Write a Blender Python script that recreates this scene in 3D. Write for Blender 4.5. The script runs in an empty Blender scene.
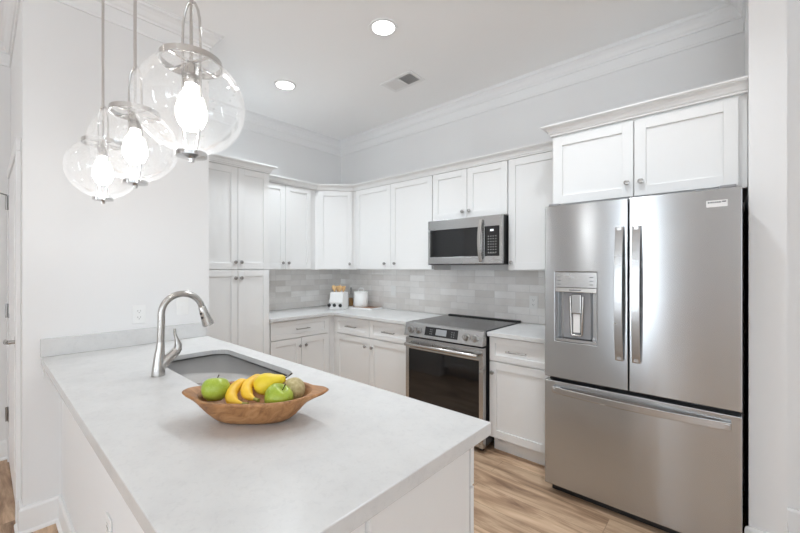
import bpy, bmesh, math, random
from mathutils import Vector, Matrix
random.seed(7)
S = bpy.context.scene
C = S.collection
PI = math.pi

# ------------------------------------------------------------------ camera, sky, added window lamps, exposure
CAM_H = 1.3984
YAW = 0.734
cam_d = bpy.data.cameras.new('camera'); cam = bpy.data.objects.new('camera', cam_d); C.objects.link(cam)
cam.location = (0, 0, CAM_H); cam.rotation_euler = (PI/2, 0, YAW)
cam_d.sensor_width = 36; cam_d.lens = 372.6*36/800
cam_d.shift_x = 5.64/800; cam_d.shift_y = 0.95/800
cam_d.clip_start = 0.02
S.camera = cam
W = bpy.data.worlds.new('sky'); S.world = W; W.use_nodes = True
bg = W.node_tree.nodes['Background']; bg.inputs[0].default_value = (0.83, 0.92, 1.0, 1); bg.inputs[1].default_value = 2.0
S.view_settings.view_transform = 'Standard'; S.view_settings.look = 'None'
S.view_settings.gamma = 1; S.view_settings.use_curve_mapping = False
S.view_settings.exposure = 0.34
S.cycles.max_bounces = 12; S.cycles.diffuse_bounces = 7; S.cycles.glossy_bounces = 6
S.cycles.transparent_max_bounces = 24; S.cycles.transmission_bounces = 8
S.cycles.caustics_reflective = False; S.cycles.caustics_refractive = False
S.cycles.sample_clamp_indirect = 6

def area(name, loc, rot, sx, sy, power, color=(1, 1, 1)):
    l = bpy.data.lights.new(name, 'AREA'); l.shape = 'RECTANGLE'; l.size = sx; l.size_y = sy
    l.energy = power; l.color = color
    o = bpy.data.objects.new(name, l); C.objects.link(o); o.location = loc; o.rotation_euler = rot
    return o
REAR_Y, EAST_X, CEIL = -4.6, 4.4, 3.05
ADDED_REAR_WIN = [(-3.52, -3.32), (-3.06, -2.98), (-2.30, -2.16), (-1.62, -1.30), (0.8, 2.2), (2.6, 4.0)]  # made-up windows; the slim ones put bright streaks in the refrigerator's reflections
ADDED_EAST_WIN = [(-3.6, -2.0), (-1.2, 0.4)]  # made-up side windows, openings for more fill
# area lamps added outside made-up windows behind the camera, to fill the kitchen
TILT = 1.2  # wide lamps tipped up to brighten the ceiling
for i, (a, b) in enumerate(ADDED_REAR_WIN):
    slim = b-a < 0.5  # slim lamps face the refrigerator to draw its streaks
    area('added_window_lamp', ((a+b)/2, REAR_Y-0.5, 1.3), (PI/2+(0.1 if slim else TILT), 0, 0), b-a, 2.3, (270 if slim else 48)*(b-a), (0.83, 0.92, 1.0))
for i, (a, b) in enumerate(ADDED_EAST_WIN):
    area('added_window_lamp', (EAST_X+0.5, (a+b)/2, 1.3), (PI/2+TILT, 0, PI/2), b-a, 2.3, 8*(b-a), (0.83, 0.92, 1.0))

# ------------------------------------------------------------------ materials
def mat(name, col, rough=0.5, metal=0.0, spec=0.5, aniso=0.0, coat=0.0, emis=None, estr=0.0):
    m = bpy.data.materials.new(name); m.use_nodes = True
    b = m.node_tree.nodes['Principled BSDF']
    b.inputs['Base Color'].default_value = (*col, 1); b.inputs['Roughness'].default_value = rough
    b.inputs['Metallic'].default_value = metal; b.inputs['Specular IOR Level'].default_value = spec
    b.inputs['Coat Weight'].default_value = coat
    if emis: b.inputs['Emission Color'].default_value = (*emis, 1); b.inputs['Emission Strength'].default_value = estr
    return m
def N(m, t, **kw):
    n = m.node_tree.nodes.new(t)
    for k, v in kw.items():
        if k in n.inputs: n.inputs[k].default_value = v
        else: setattr(n, k, v)
    return n
def L(m, a, b): m.node_tree.links.new(a, b)
def bsdf(m): return m.node_tree.nodes['Principled BSDF']
def ramp(m, fac, stops):
    r = N(m, 'ShaderNodeValToRGB'); e = r.color_ramp.elements
    while len(e) < len(stops): e.new(0.5)
    for el, (p, c) in zip(e, stops): el.position = p; el.color = (*c, 1)
    L(m, fac, r.inputs[0]); return r
def coords(m, scale=(1, 1, 1), which='Object'):
    t = N(m, 'ShaderNodeTexCoord'); mp = N(m, 'ShaderNodeMapping'); mp.inputs['Scale'].default_value = scale
    L(m, t.outputs[which], mp.inputs[0]); return mp.outputs[0]
def paint(name, col, rough):
    m = mat(name, col, rough)
    n = N(m, 'ShaderNodeTexNoise', Scale=180.0, Detail=3.0); L(m, coords(m), n.inputs[0])
    b = N(m, 'ShaderNodeBump', Strength=0.03, Distance=0.002); L(m, n.outputs[0], b.inputs['Height']); L(m, b.outputs[0], bsdf(m).inputs['Normal'])
    return m
M = {}
M['wall'] = paint('wall_paint', (0.80, 0.80, 0.80), 0.75)
M['ceiling'] = paint('ceiling_paint', (0.94, 0.94, 0.94), 0.85)
M['trim'] = paint('trim_paint', (0.84, 0.84, 0.84), 0.4)
M['cab'] = paint('cabinet_paint', (0.785, 0.785, 0.78), 0.38)
M['dark'] = mat('black_plastic', (0.012, 0.012, 0.013), 0.35)
M['fridge_side'] = mat('charcoal_steel_side', (0.02, 0.02, 0.022), 0.45)
M['blackglass'] = mat('black_glass', (0.006, 0.006, 0.007), 0.06, spec=0.6)
M['cooktop'] = mat('cooktop_glass', (0.012, 0.012, 0.014), 0.12, spec=0.6)
M['nickel'] = mat('brushed_nickel', (0.50, 0.485, 0.465), 0.27, 1.0)
M['nickel_dark'] = mat('satin_nickel_knob', (0.40, 0.39, 0.38), 0.28, 1.0)
M['chrome'] = mat('polished_nickel', (0.62, 0.61, 0.60), 0.14, 1.0)
M['plate'] = mat('white_plastic', (0.84, 0.84, 0.83), 0.4)
M['slot'] = mat('outlet_slot', (0.05, 0.05, 0.05), 0.6)
M['ceramic'] = mat('white_ceramic', (0.86, 0.86, 0.85), 0.2)
M['grey'] = mat('grey_plastic', (0.30, 0.30, 0.31), 0.35)
M['screen'] = mat('grey_screen', (0.30, 0.31, 0.32), 0.2)
M['mark'] = mat('pale_printed_mark', (0.60, 0.60, 0.60), 0.5)
M['sticker'] = mat('white_sticker', (0.78, 0.77, 0.76), 0.45)
M['ink'] = mat('grey_ink', (0.12, 0.12, 0.13), 0.5)
M['bulb'] = mat('lit_bulb', (1, 1, 1), 0.3, emis=(1.0, 0.97, 0.92), estr=14)
M['canlight'] = mat('lit_diffuser', (1, 1, 1), 0.4, emis=(1, 0.985, 0.96), estr=7)
M['clock'] = mat('lit_clock', (0.5, 0.5, 0.5), 0.4, emis=(0.9, 0.95, 1.0), estr=0.7)
M['shadowgap'] = mat('door_gap', (0.10, 0.10, 0.10), 0.7)

# brushed stainless steel: grain runs sideways so reflections smear up and down
def steel(name, col, rough, aniso, wav=0.0, axis='Z'):
    m = mat(name, col, rough, 1.0); b = bsdf(m)
    b.inputs['Anisotropic'].default_value = aniso; b.inputs['Anisotropic Rotation'].default_value = 0.25
    t = N(m, 'ShaderNodeTangent', direction_type='RADIAL', axis=axis); L(m, t.outputs[0], b.inputs['Tangent'])
    n = N(m, 'ShaderNodeTexNoise', Scale=1.0, Detail=2.0); L(m, coords(m, (3, 3, 9)), n.inputs[0])
    mr = N(m, 'ShaderNodeMapRange'); mr.inputs[3].default_value = rough-0.015; mr.inputs[4].default_value = rough+0.015
    L(m, n.outputs[0], mr.inputs[0]); L(m, mr.outputs[0], b.inputs['Roughness'])
    if wav:
        n2 = N(m, 'ShaderNodeTexNoise', Scale=1.0, Detail=1.0); L(m, coords(m, (5.5, 5.5, 1.6)), n2.inputs[0])
        bp = N(m, 'ShaderNodeBump', Strength=1.0, Distance=wav); L(m, n2.outputs[0], bp.inputs['Height']); L(m, bp.outputs[0], b.inputs['Normal'])
    return m
M['steel'] = steel('brushed_stainless', (0.51, 0.525, 0.54), 0.25, 0.90, 0.0)
M['steel_plain'] = steel('appliance_stainless', (0.50, 0.50, 0.50), 0.27, 0.5)
M['basin'] = steel('sink_stainless', (0.60, 0.585, 0.57), 0.22, 0.0)

# clear thin glass: mostly see-through, mirror-like at grazing angles
def thin_glass(name, tint=(0.99, 0.99, 0.99), base=0.02, edge=0.32, haze=0.025):
    m = bpy.data.materials.new(name); m.use_nodes = True; nt = m.node_tree; nt.nodes.clear()
    out = N(m, 'ShaderNodeOutputMaterial'); tr = N(m, 'ShaderNodeBsdfTransparent'); gl = N(m, 'ShaderNodeBsdfGlossy')
    tr.inputs[0].default_value = (*tint, 1); gl.inputs[0].default_value = (1, 1, 1, 1); gl.inputs['Roughness'].default_value = 0.04
    lw = N(m, 'ShaderNodeLayerWeight'); lw.inputs[0].default_value = 0.15
    mr = N(m, 'ShaderNodeMapRange'); mr.inputs[3].default_value = base; mr.inputs[4].default_value = edge
    L(m, lw.outputs['Fresnel'], mr.inputs[0])
    mx = N(m, 'ShaderNodeMixShader'); L(m, mr.outputs[0], mx.inputs[0]); L(m, tr.outputs[0], mx.inputs[1]); L(m, gl.outputs[0], mx.inputs[2])
    # tiny air bubbles and a trace of haze in the blown glass catch the lamp light
    v = N(m, 'ShaderNodeTexVoronoi', Scale=32.0); L(m, coords(m), v.inputs[0])
    f = ramp(m, v.outputs[0], [(0.05, (0.5, 0.5, 0.5)), (0.10, (haze, haze, haze))])
    tl = N(m, 'ShaderNodeBsdfTranslucent'); tl.inputs[0].default_value = (0.98, 0.98, 0.98, 1)
    df = N(m, 'ShaderNodeBsdfDiffuse'); df.inputs[0].default_value = (0.95, 0.95, 0.95, 1)
    m2 = N(m, 'ShaderNodeMixShader'); m2.inputs[0].default_value = 0.5; L(m, tl.outputs[0], m2.inputs[1]); L(m, df.outputs[0], m2.inputs[2])
    m3 = N(m, 'ShaderNodeMixShader'); L(m, f.outputs[0], m3.inputs[0]); L(m, mx.outputs[0], m3.inputs[1]); L(m, m2.outputs[0], m3.inputs[2])
    L(m, m3.outputs[0], out.inputs[0]); return m
M['glass'] = thin_glass('clear_blown_glass')
M['bottle'] = thin_glass('bottle_glass', (0.86, 0.87, 0.87), 0.05, 0.6, 0.0)

# white quartz with faint grey mottling
def quartz():
    m = mat('white_quartz', (0.8, 0.8, 0.8), 0.27, spec=0.4); co = coords(m)
    a = N(m, 'ShaderNodeTexNoise', Scale=9.0, Detail=9.0, Roughness=0.65); L(m, co, a.inputs[0])
    r1 = ramp(m, a.outputs[0], [(0.30, (0.615, 0.615, 0.615)), (0.50, (0.655, 0.655, 0.65)), (0.72, (0.68, 0.68, 0.675))])
    b = N(m, 'ShaderNodeTexNoise', Scale=55.0, Detail=6.0, Roughness=0.7, Distortion=0.8); L(m, co, b.inputs[0])
    r2 = ramp(m, b.outputs[0], [(0.34, (0.94, 0.94, 0.945)), (0.48, (1, 1, 1))])
    mx = N(m, 'ShaderNodeMix', data_type='RGBA', blend_type='MULTIPLY'); mx.inputs[0].default_value = 1.0
    L(m, r1.outputs[0], mx.inputs[6]); L(m, r2.outputs[0], mx.inputs[7]); L(m, mx.outputs[2], bsdf(m).inputs['Base Color'])
    return m
M['quartz'] = quartz()

# glazed subway tile, every tile a slightly different grey
def tile(name, along_y):
    m = mat(name, (0.5, 0.5, 0.5), 0.14, spec=0.5)
    t = N(m, 'ShaderNodeTexCoord'); sp = N(m, 'ShaderNodeSeparateXYZ'); cb = N(m, 'ShaderNodeCombineXYZ')
    L(m, t.outputs['Object'], sp.inputs[0]); L(m, sp.outputs[1 if along_y else 0], cb.inputs[0]); L(m, sp.outputs[2], cb.inputs[1])
    br = N(m, 'ShaderNodeTexBrick'); L(m, cb.outputs[0], br.inputs[0])
    br.offset = 0.37; br.offset_frequency = 3; br.squash = 1.0
    br.inputs['Color1'].default_value = (0.74, 0.715, 0.69, 1); br.inputs['Color2'].default_value = (0.95, 0.94, 0.93, 1)
    br.inputs['Mortar'].default_value = (0.74, 0.735, 0.73, 1); br.inputs['Scale'].default_value = 1.0
    br.inputs['Mortar Size'].default_value = 0.0016; br.inputs['Mortar Smooth'].default_value = 0.2
    br.inputs['Brick Width'].default_value = 0.203; br.inputs['Row Height'].default_value = 0.0657; br.inputs['Bias'].default_value = 0.0
    n = N(m, 'ShaderNodeTexNoise', Scale=7.0, Detail=4.0, Roughness=0.6); L(m, cb.outputs[0], n.inputs[0])
    r = ramp(m, n.outputs[0], [(0.3, (0.92, 0.91, 0.90)), (0.7, (1.03, 1.03, 1.03))])
    mx = N(m, 'ShaderNodeMix', data_type='RGBA', blend_type='MULTIPLY'); mx.inputs[0].default_value = 1.0
    L(m, br.outputs[0], mx.inputs[6]); L(m, r.outputs[0], mx.inputs[7]); L(m, mx.outputs[2], bsdf(m).inputs['Base Color'])
    bp = N(m, 'ShaderNodeBump', Strength=0.6, Distance=0.002); bp.invert = True
    L(m, br.outputs['Fac'], bp.inputs['Height'])
    n2 = N(m, 'ShaderNodeTexNoise', Scale=14.0, Detail=2.0); L(m, cb.outputs[0], n2.inputs[0])
    bp2 = N(m, 'ShaderNodeBump', Strength=0.25, Distance=0.004); L(m, n2.outputs[0], bp2.inputs['Height']); L(m, bp.outputs[0], bp2.inputs['Normal'])
    L(m, bp2.outputs[0], bsdf(m).inputs['Normal'])
    return m
M['tile_range'] = tile('grey_tile_range_wall', False); M['tile_left'] = tile('grey_tile_left_wall', True)

# vinyl planks running along the range wall
def planks():
    m = mat('oak_planks', (0.4, 0.3, 0.2), 0.42, spec=0.4)
    co = coords(m)
    br = N(m, 'ShaderNodeTexBrick'); L(m, co, br.inputs[0]); br.offset = 0.41; br.offset_frequency = 2
    br.inputs['Color1'].default_value = (0, 0, 0, 1); br.inputs['Color2'].default_value = (1, 1, 1, 1); br.inputs['Mortar'].default_value = (0.5, 0.5, 0.5, 1)
    br.inputs['Scale'].default_value = 1.0; br.inputs['Mortar Size'].default_value = 0.0012; br.inputs['Brick Width'].default_value = 1.22; br.inputs['Row Height'].default_value = 0.18
    sc = N(m, 'ShaderNodeMapping'); sc.inputs['Scale'].default_value = (1.5, 10, 1); L(m, co, sc.inputs[0])
    off = N(m, 'ShaderNodeVectorMath', operation='ADD'); L(m, sc.outputs[0], off.inputs[0])
    bs = N(m, 'ShaderNodeVectorMath', operation='SCALE'); bs.inputs['Scale'].default_value = 9.0; L(m, br.outputs[0], bs.inputs[0]); L(m, bs.outputs[0], off.inputs[1])
    n = N(m, 'ShaderNodeTexNoise', Scale=1.3, Detail=9.0, Roughness=0.62, Distortion=0.7); L(m, off.outputs[0], n.inputs[0])
    r = ramp(m, n.outputs[0], [(0.30, (0.19, 0.115, 0.072)), (0.44, (0.35, 0.232, 0.150)), (0.56, (0.50, 0.355, 0.240)), (0.72, (0.62, 0.47, 0.335))])
    r2 = ramp(m, br.outputs[0], [(0.0, (1.0, 0.99, 0.98)), (1.0, (1.26, 1.24, 1.22))])
    mx = N(m, 'ShaderNodeMix', data_type='RGBA', blend_type='MULTIPLY'); mx.inputs[0].default_value = 1.0
    L(m, r.outputs[0], mx.inputs[6]); L(m, r2.outputs[0], mx.inputs[7])
    mg = N(m, 'ShaderNodeMix', data_type='RGBA', blend_type='MIX'); mg.inputs[7].default_value = (0.13, 0.085, 0.055, 1)
    fm = N(m, 'ShaderNodeMath', operation='MULTIPLY'); fm.inputs[1].default_value = 0.7; L(m, br.outputs['Fac'], fm.inputs[0])
    L(m, fm.outputs[0], mg.inputs[0]); L(m, mx.outputs[2], mg.inputs[6]); L(m, mg.outputs[2], bsdf(m).inputs['Base Color'])
    bp = N(m, 'ShaderNodeBump', Strength=0.15, Distance=0.001); L(m, n.outputs[0], bp.inputs['Height']); L(m, bp.outputs[0], bsdf(m).inputs['Normal'])
    return m
M['floor'] = planks()

def wood(name, dark, mid, light, scale, rough=0.5):
    m = mat(name, mid, rough); n = N(m, 'ShaderNodeTexNoise', Scale=1.0, Detail=8.0, Roughness=0.62, Distortion=0.9); L(m, coords(m, scale), n.inputs[0])
    r = ramp(m, n.outputs[0], [(0.30, dark), (0.5, mid), (0.70, light)]); L(m, r.outputs[0], bsdf(m).inputs['Base Color'])
    bp = N(m, 'ShaderNodeBump', Strength=0.35, Distance=0.002); L(m, n.outputs[0], bp.inputs['Height']); L(m, bp.outputs[0], bsdf(m).inputs['Normal'])
    return m
M['bowl'] = wood('carved_bowl_wood', (0.20, 0.085, 0.030), (0.385, 0.185, 0.072), (0.50, 0.275, 0.125), (7, 38, 30), 0.5)
M['spoon'] = wood('pale_beech', (0.58, 0.34, 0.15), (0.70, 0.46, 0.22), (0.78, 0.56, 0.31), (30, 30, 8), 0.55)
M['board'] = wood('board_wood', (0.20, 0.11, 0.07), (0.30, 0.17, 0.11), (0.40, 0.25, 0.17), (12, 40, 20), 0.5)
def fruit(name, a, b, scale, rough=0.35, spots=None, bump=0.0):
    m = mat(name, a, rough, spec=0.45); n = N(m, 'ShaderNodeTexNoise', Scale=scale, Detail=5.0, Roughness=0.6); L(m, coords(m), n.inputs[0])
    r = ramp(m, n.outputs[0], [(0.35, a), (0.65, b)]); col = r.outputs[0]
    if spots:
        v = N(m, 'ShaderNodeTexVoronoi', Scale=260.0); L(m, coords(m), v.inputs[0])
        f = ramp(m, v.outputs[0], [(0.12, (1, 1, 1)), (0.22, (0, 0, 0))])
        mx = N(m, 'ShaderNodeMix', data_type='RGBA'); mx.inputs[7].default_value = (*spots, 1); L(m, f.outputs[0], mx.inputs[0]); L(m, col, mx.inputs[6]); col = mx.outputs[2]
    L(m, col, bsdf(m).inputs['Base Color'])
    if bump:
        n2 = N(m, 'ShaderNodeTexNoise', Scale=220.0, Detail=4.0); L(m, coords(m), n2.inputs[0])
        bp = N(m, 'ShaderNodeBump', Strength=0.8, Distance=bump); L(m, n2.outputs[0], bp.inputs['Height']); L(m, bp.outputs[0], bsdf(m).inputs['Normal'])
    return m
M['apple'] = fruit('green_apple_skin', (0.30, 0.42, 0.035), (0.45, 0.55, 0.08), 14, 0.3, spots=(0.60, 0.66, 0.25))
M['banana'] = fruit('banana_skin', (0.80, 0.47, 0.02), (0.86, 0.57, 0.05), 20, 0.45)
M['banana_tip'] = mat('banana_tip', (0.30, 0.30, 0.06), 0.5)
M['pear'] = fruit('yellow_pear_skin', (0.78, 0.58, 0.02), (0.85, 0.66, 0.06), 16, 0.4)
M['kiwi'] = fruit('brown_fuzzy_skin', (0.42, 0.34, 0.16), (0.60, 0.52, 0.30), 90, 0.8, bump=0.002)
M['stem'] = mat('fruit_stem', (0.05, 0.035, 0.02), 0.6)
M['oil'] = mat('amber_oil', (0.55, 0.28, 0.08), 0.15)

# ------------------------------------------------------------------ mesh helpers
ORG = {}
class MB:
    def __init__(self): self.bm = bmesh.new(); self.T = Matrix.Identity(4)
    def v(self, p): return self.bm.verts.new(self.T @ Vector(p))
    def f(self, vs):
        try: return self.bm.faces.new(vs)
        except ValueError: return None
    def box(self, x0, x1, y0, y1, z0, z1):
        p = [self.v((x, y, z)) for x in (x0, x1) for y in (y0, y1) for z in (z0, z1)]
        for q in ((0, 1, 3, 2), (4, 6, 7, 5), (0, 4, 5, 1), (2, 3, 7, 6), (0, 2, 6, 4), (1, 5, 7, 3)): self.f([p[i] for i in q])
        return self
    def loft(self, rings, cap=True, closed=True):
        R = [[self.v(p) for p in r] for r in rings]; n = len(R[0])
        for a, b in zip(R, R[1:]):
            for i in range(n if closed else n-1):
                j = (i+1) % n; self.f([a[i], a[j], b[j], b[i]])
        if cap: self.f(R[0][::-1]); self.f(R[-1])
        return R
    def tube(self, pts, rad, seg=12, cap=True):
        pts = [Vector(p) for p in pts]; n = len(pts)
        rad = rad if isinstance(rad, (list, tuple)) else [rad]*n
        rings = []; up = None
        for i, p in enumerate(pts):
            t = (pts[min(i+1, n-1)]-pts[max(i-1, 0)]).normalized()
            if up is None:
                up = Vector((0, 0, 1)) if abs(t.z) < 0.9 else Vector((1, 0, 0))
            a = (up-t*up.dot(t)).normalized(); b = t.cross(a); up = a
            rings.append([p+(a*math.cos(2*PI*k/seg)+b*math.sin(2*PI*k/seg))*rad[i] for k in range(seg)])
        self.loft(rings, cap); return self
    def lathe(self, prof, c=(0, 0, 0), seg=32, wob=None):
        rings = []; c = Vector(c)
        for r, z in prof:
            rings.append([c+Vector((max(r, 1e-5)*math.cos(2*PI*k/seg)*(wob(k, z) if wob else 1), max(r, 1e-5)*math.sin(2*PI*k/seg)*(wob(k, z) if wob else 1), z)) for k in range(seg)])
        self.loft(rings, True); bmesh.ops.remove_doubles(self.bm, verts=self.bm.verts, dist=3e-5); return self
    def sweep(self, path, prof, only=None):
        """profile (out, z) swept along a plan path; 'out' is to the right of travel; mitred corners"""
        P = [Vector(p) for p in path]; n = len(P); rings = []
        for i in range(n):
            ds = []
            if i > 0: ds.append((P[i]-P[i-1]).normalized())
            if i < n-1: ds.append((P[i+1]-P[i]).normalized())
            ns = [Vector((d.y, -d.x)) for d in ds]
            m = ns[0] if len(ns) == 1 else (ns[0]+ns[1])/(1+ns[0].dot(ns[1]))
            rings.append([(P[i].x+m.x*o, P[i].y+m.y*o, z) for o, z in prof])
        if only is not None: rings = rings[only[0]:only[1]+1]
        self.loft(rings, True); return self
    def build(self, name, m, parent=None, bevel=0.0, smooth=False, loc=None, seg=2):
        bm = self.bm
        org = ORG.get(parent, Vector()) if parent else Vector(loc or (0, 0, 0))
        bmesh.ops.translate(bm, verts=bm.verts, vec=-org)
        bmesh.ops.recalc_face_normals(bm, faces=bm.faces)
        me = bpy.data.meshes.new(name); bm.to_mesh(me); bm.free()
        me.materials.append(M[m] if isinstance(m, str) else m)
        o = bpy.data.objects.new(name, me); C.objects.link(o)
        if parent: o.parent = parent
        else: o.location = org
        ORG[o] = org
        if smooth:
            for p in me.polygons: p.use_smooth = True
            if smooth != 'all':
                me.set_sharp_from_angle(angle=math.radians(40))
        if bevel:
            b = o.modifiers.new('bevel', 'BEVEL'); b.width = bevel; b.segments = seg; b.limit_method = 'ANGLE'; b.angle_limit = math.radians(40); b.harden_normals = False
        return o
def tag(o, label, cat=None, group=None):
    o['label'] = label
    if cat: o['category'] = cat
    if group: o['group'] = group
    return o
def thing(name, loc, label, cat, group=None):
    o = bpy.data.objects.new(name, None); C.objects.link(o); o.location = loc; o.empty_display_size = 0.1
    ORG[o] = Vector(loc); return tag(o, label, cat, group)
def copy_tree(o, parent=None):
    c = o.copy(); C.objects.link(c)
    if parent: c.parent = parent
    for ch in list(o.children): copy_tree(ch, c)
    return c
def structure(o, label=None):
    o['kind'] = 'structure'
    if label: o['label'] = label
    return o
def face_matrix(origin, u, n):
    """local x along the face, local y out of it, local z up"""
    u = Vector((u[0], u[1], 0)).normalized(); n = Vector((n[0], n[1], 0)).normalized()
    return Matrix(((u.x, n.x, 0, origin[0]), (u.y, n.y, 0, origin[1]), (0, 0, 1, origin[2]), (0, 0, 0, 1)))
def box(name, m, x0, x1, y0, y1, z0, z1, parent=None, bevel=0.0, loc=None):
    return MB().box(x0, x1, y0, y1, z0, z1).build(name, m, parent, bevel, loc=loc)

# ------------------------------------------------------------------ the room
LX, WY = -3.838, 3.193            # wall behind the tall cupboards, wall behind the range
SX, S0, S1 = -2.765, 0.145, 1.088  # short wall that carries the sink peninsula
HX = -3.94                        # hall wall
FX0, FX1, FY = 0.066, 0.195, 2.51  # short wall beside the refrigerator
RY = 2.845                        # wall to the right of it
structure(box('floor', 'floor', -5.2, EAST_X+0.1, REAR_Y-0.1, WY+0.1, -0.1, 0))
structure(box('ceiling', 'ceiling', -5.2, EAST_X+0.1, REAR_Y-0.1, WY+0.1, CEIL, CEIL+0.1))
structure(box('wall_range', 'wall', LX-0.1, FX0, WY, WY+0.1, 0, CEIL))
structure(box('wall_left', 'wall', LX-0.1, LX, S1, WY, 0, CEIL))
structure(box('wall_sink', 'wall', HX-0.1, SX, S0, S1, 0, CEIL))
structure(box('wall_hall', 'wall', HX-0.1, HX, REAR_Y, S0, 0, CEIL))
structure(box('wall_fridge', 'wall', FX0, FX1, FY, WY+0.1, 0, CEIL))
structure(box('wall_right', 'wall', FX1, EAST_X, RY, RY+0.1, 0, CEIL))
WZ0, WZ1 = 0.25, 2.85  # height of the invented window openings in the unseen walls
def window_wall(name, spans, lo, hi, fixed, horizontal):
    w = MB()
    def bx(a, b, z0, z1):
        if horizontal: w.box(a, b, fixed-0.1, fixed, z0, z1)
        else: w.box(fixed, fixed+0.1, a, b, z0, z1)
    bx(lo, hi, 0, WZ0); bx(lo, hi, WZ1, CEIL); e = lo
    for a, b in spans: bx(e, a, WZ0, WZ1); e = b
    bx(e, hi, WZ0, WZ1)
    structure(w.build(name, 'wall'))
window_wall('wall_rear', ADDED_REAR_WIN, HX-0.1, EAST_X+0.1, REAR_Y, True)
window_wall('wall_east', ADDED_EAST_WIN, REAR_Y, RY+0.1, EAST_X, False)
wn = 0
for spans, fixed, hor in ((ADDED_REAR_WIN, REAR_Y, True), (ADDED_EAST_WIN, EAST_X, False)):  # frames for the invented windows that serve the lighting
    for a, b in spans:
        wn += 1; w = MB(); md = (a+b)/2; zm = (WZ0+WZ1)/2
        for (p, q, z0, z1) in ((a, a+.06, WZ0, WZ1), (b-.06, b, WZ0, WZ1), (a, b, WZ0, WZ0+.06), (a, b, WZ1-.06, WZ1), (a, b, zm-.03, zm+.03), (md-.02, md+.02, WZ0, WZ1)):
            if hor: w.box(p, q, fixed-.07, fixed-.03, z0, z1)
            else: w.box(fixed+.03, fixed+.07, p, q, z0, z1)
        structure(w.build('window_%d' % wn, 'trim'))
# crown moulding round the ceiling and skirting at the floor
ROOM = [(HX, REAR_Y), (HX, S0), (SX, S0), (SX, S1), (LX, S1), (LX, WY), (FX0, WY), (FX0, FY), (FX1, FY), (FX1, RY), (EAST_X, RY)]
CR = [(0, CEIL), (0, CEIL-.18), (.009, CEIL-.18), (.009, CEIL-.165), (.004, CEIL-.160), (.004, CEIL-.088), (.014, CEIL-.088), (.016, CEIL-.074), (.024, CEIL-.066), (.036, CEIL-.042), (.052, CEIL-.026), (.066, CEIL-.020), (.068, CEIL-.006), (.075, CEIL-.006), (.075, CEIL)]
structure(MB().sweep(ROOM, CR).build('trim_1', 'trim'))
BB = [(0, 0), (.028, 0), (.027, .010), (.022, .016), (.016, .018), (.016, .125), (.010, .138), (0, .138)]
structure(MB().sweep([(HX, REAR_Y), (HX, S0-.001)], BB).build('baseboard_hall', 'trim', bevel=.001))
structure(MB().sweep([(-2.868, S0), (SX, S0), (SX, 0.299)], BB).build('baseboard_sink', 'trim', bevel=.001))
structure(MB().sweep([(FX0, WY), (FX0, FY), (FX1, FY), (FX1, RY), (EAST_X, RY)], BB, only=(1, 4)).build('baseboard_right', 'trim', bevel=.001))

# closet door in the narrow face of the sink wall, seen edge-on
d = structure(box('door_1', 'trim', -3.84, -2.955, S0-.012, S0-.001, 0.008, 2.03), 'white closet door seen almost edge-on beside the hall wall')
cs = MB().box(-2.95, -2.872, S0-.02, S0-.0005, 0, 2.034).box(-3.925, -3.848, S0-.02, S0-.0005, 0, 2.034).box(-3.925, -2.872, S0-.02, S0-.0005, 2.035, 2.105)
cs.build('door_casing', 'trim', d, bevel=.003)
for pz0, pz1 in ((0.2, 0.95), (1.08, 1.9)):
    MB().box(-3.7, -3.10, S0-.018, S0-.012, pz0, pz1).build('door_panel', 'trim', d, bevel=.004)
for hz in (0.35, 1.09, 1.86):
    h = MB(); h.tube([(-3.842, S0-.024, hz-.05), (-3.842, S0-.024, hz+.05)], .008, 10); h.box(-3.842, -3.80, S0-.018, S0-.012, hz-.05, hz+.05)
    if hz > 1.8: h.tube([(-3.842, S0-.024, hz+.055), (-3.80, S0-.05, hz+.057), (-3.75, S0-.075, hz+.057)], .005, 8)
    h.build('hinge', 'nickel_dark', d, smooth=True)
k = MB(); k.tube([(-3.02, S0-.012, .975), (-3.02, S0-.018, .975)], .032, 20); k.tube([(-3.02, S0-.018, .975), (-3.02, S0-.045, .975)], .011, 14)
k.tube([(-3.02, S0-.045, .975), (-3.03, S0-.052, .975), (-3.12, S0-.052, .972)], [.012, .012, .009], 12)
k.build('lever_handle', 'nickel', d, smooth=True)

# ------------------------------------------------------------------ cupboards
def shaker(mb, w, h, t=.02, st=.057, rec=.009):
    mb.box(0, st, 0, t, 0, h); mb.box(w-st, w, 0, t, 0, h)
    mb.box(st, w-st, 0, t, 0, st); mb.box(st, w-st, 0, t, h-st, h)
    mb.box(st, w-st, 0, t-rec, st, h-st)
def door(parent, origin, u, n, w, h, name='door', st=.057):
    mb = MB(); mb.T = face_matrix(origin, u, n); shaker(mb, w, h, st=st)
    return mb.build(name, 'cab', parent, bevel=.0012, seg=1)
def knob(parent, p, n):
    n = Vector((n[0], n[1], 0)).normalized(); p = Vector(p); mb = MB()
    mb.tube([p, p+n*.002, p+n*.008, p+n*.014, p+n*.017, p+n*.024, p+n*.027], [.008, .0065, .006, .010, .0155, .0145, .006], 16)
    return mb.build('knob', 'nickel_dark', parent, smooth=True)
def pull(parent, p, u, n, ln=.155):
    u = Vector((u[0], u[1], 0)).normalized(); n = Vector((n[0], n[1], 0)).normalized(); p = Vector(p); mb = MB()
    a, b = p-u*ln/2, p+u*ln/2
    mb.tube([a+n*.03, b+n*.03], .0055, 10); 
    for q in (p-u*ln*.41, p+u*ln*.41): mb.tube([q, q+n*.03], .0045, 8)
    return mb.build('pull_handle', 'nickel_dark', parent, smooth=True)
CZ0, CZ1 = 2.278, 2.342
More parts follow.
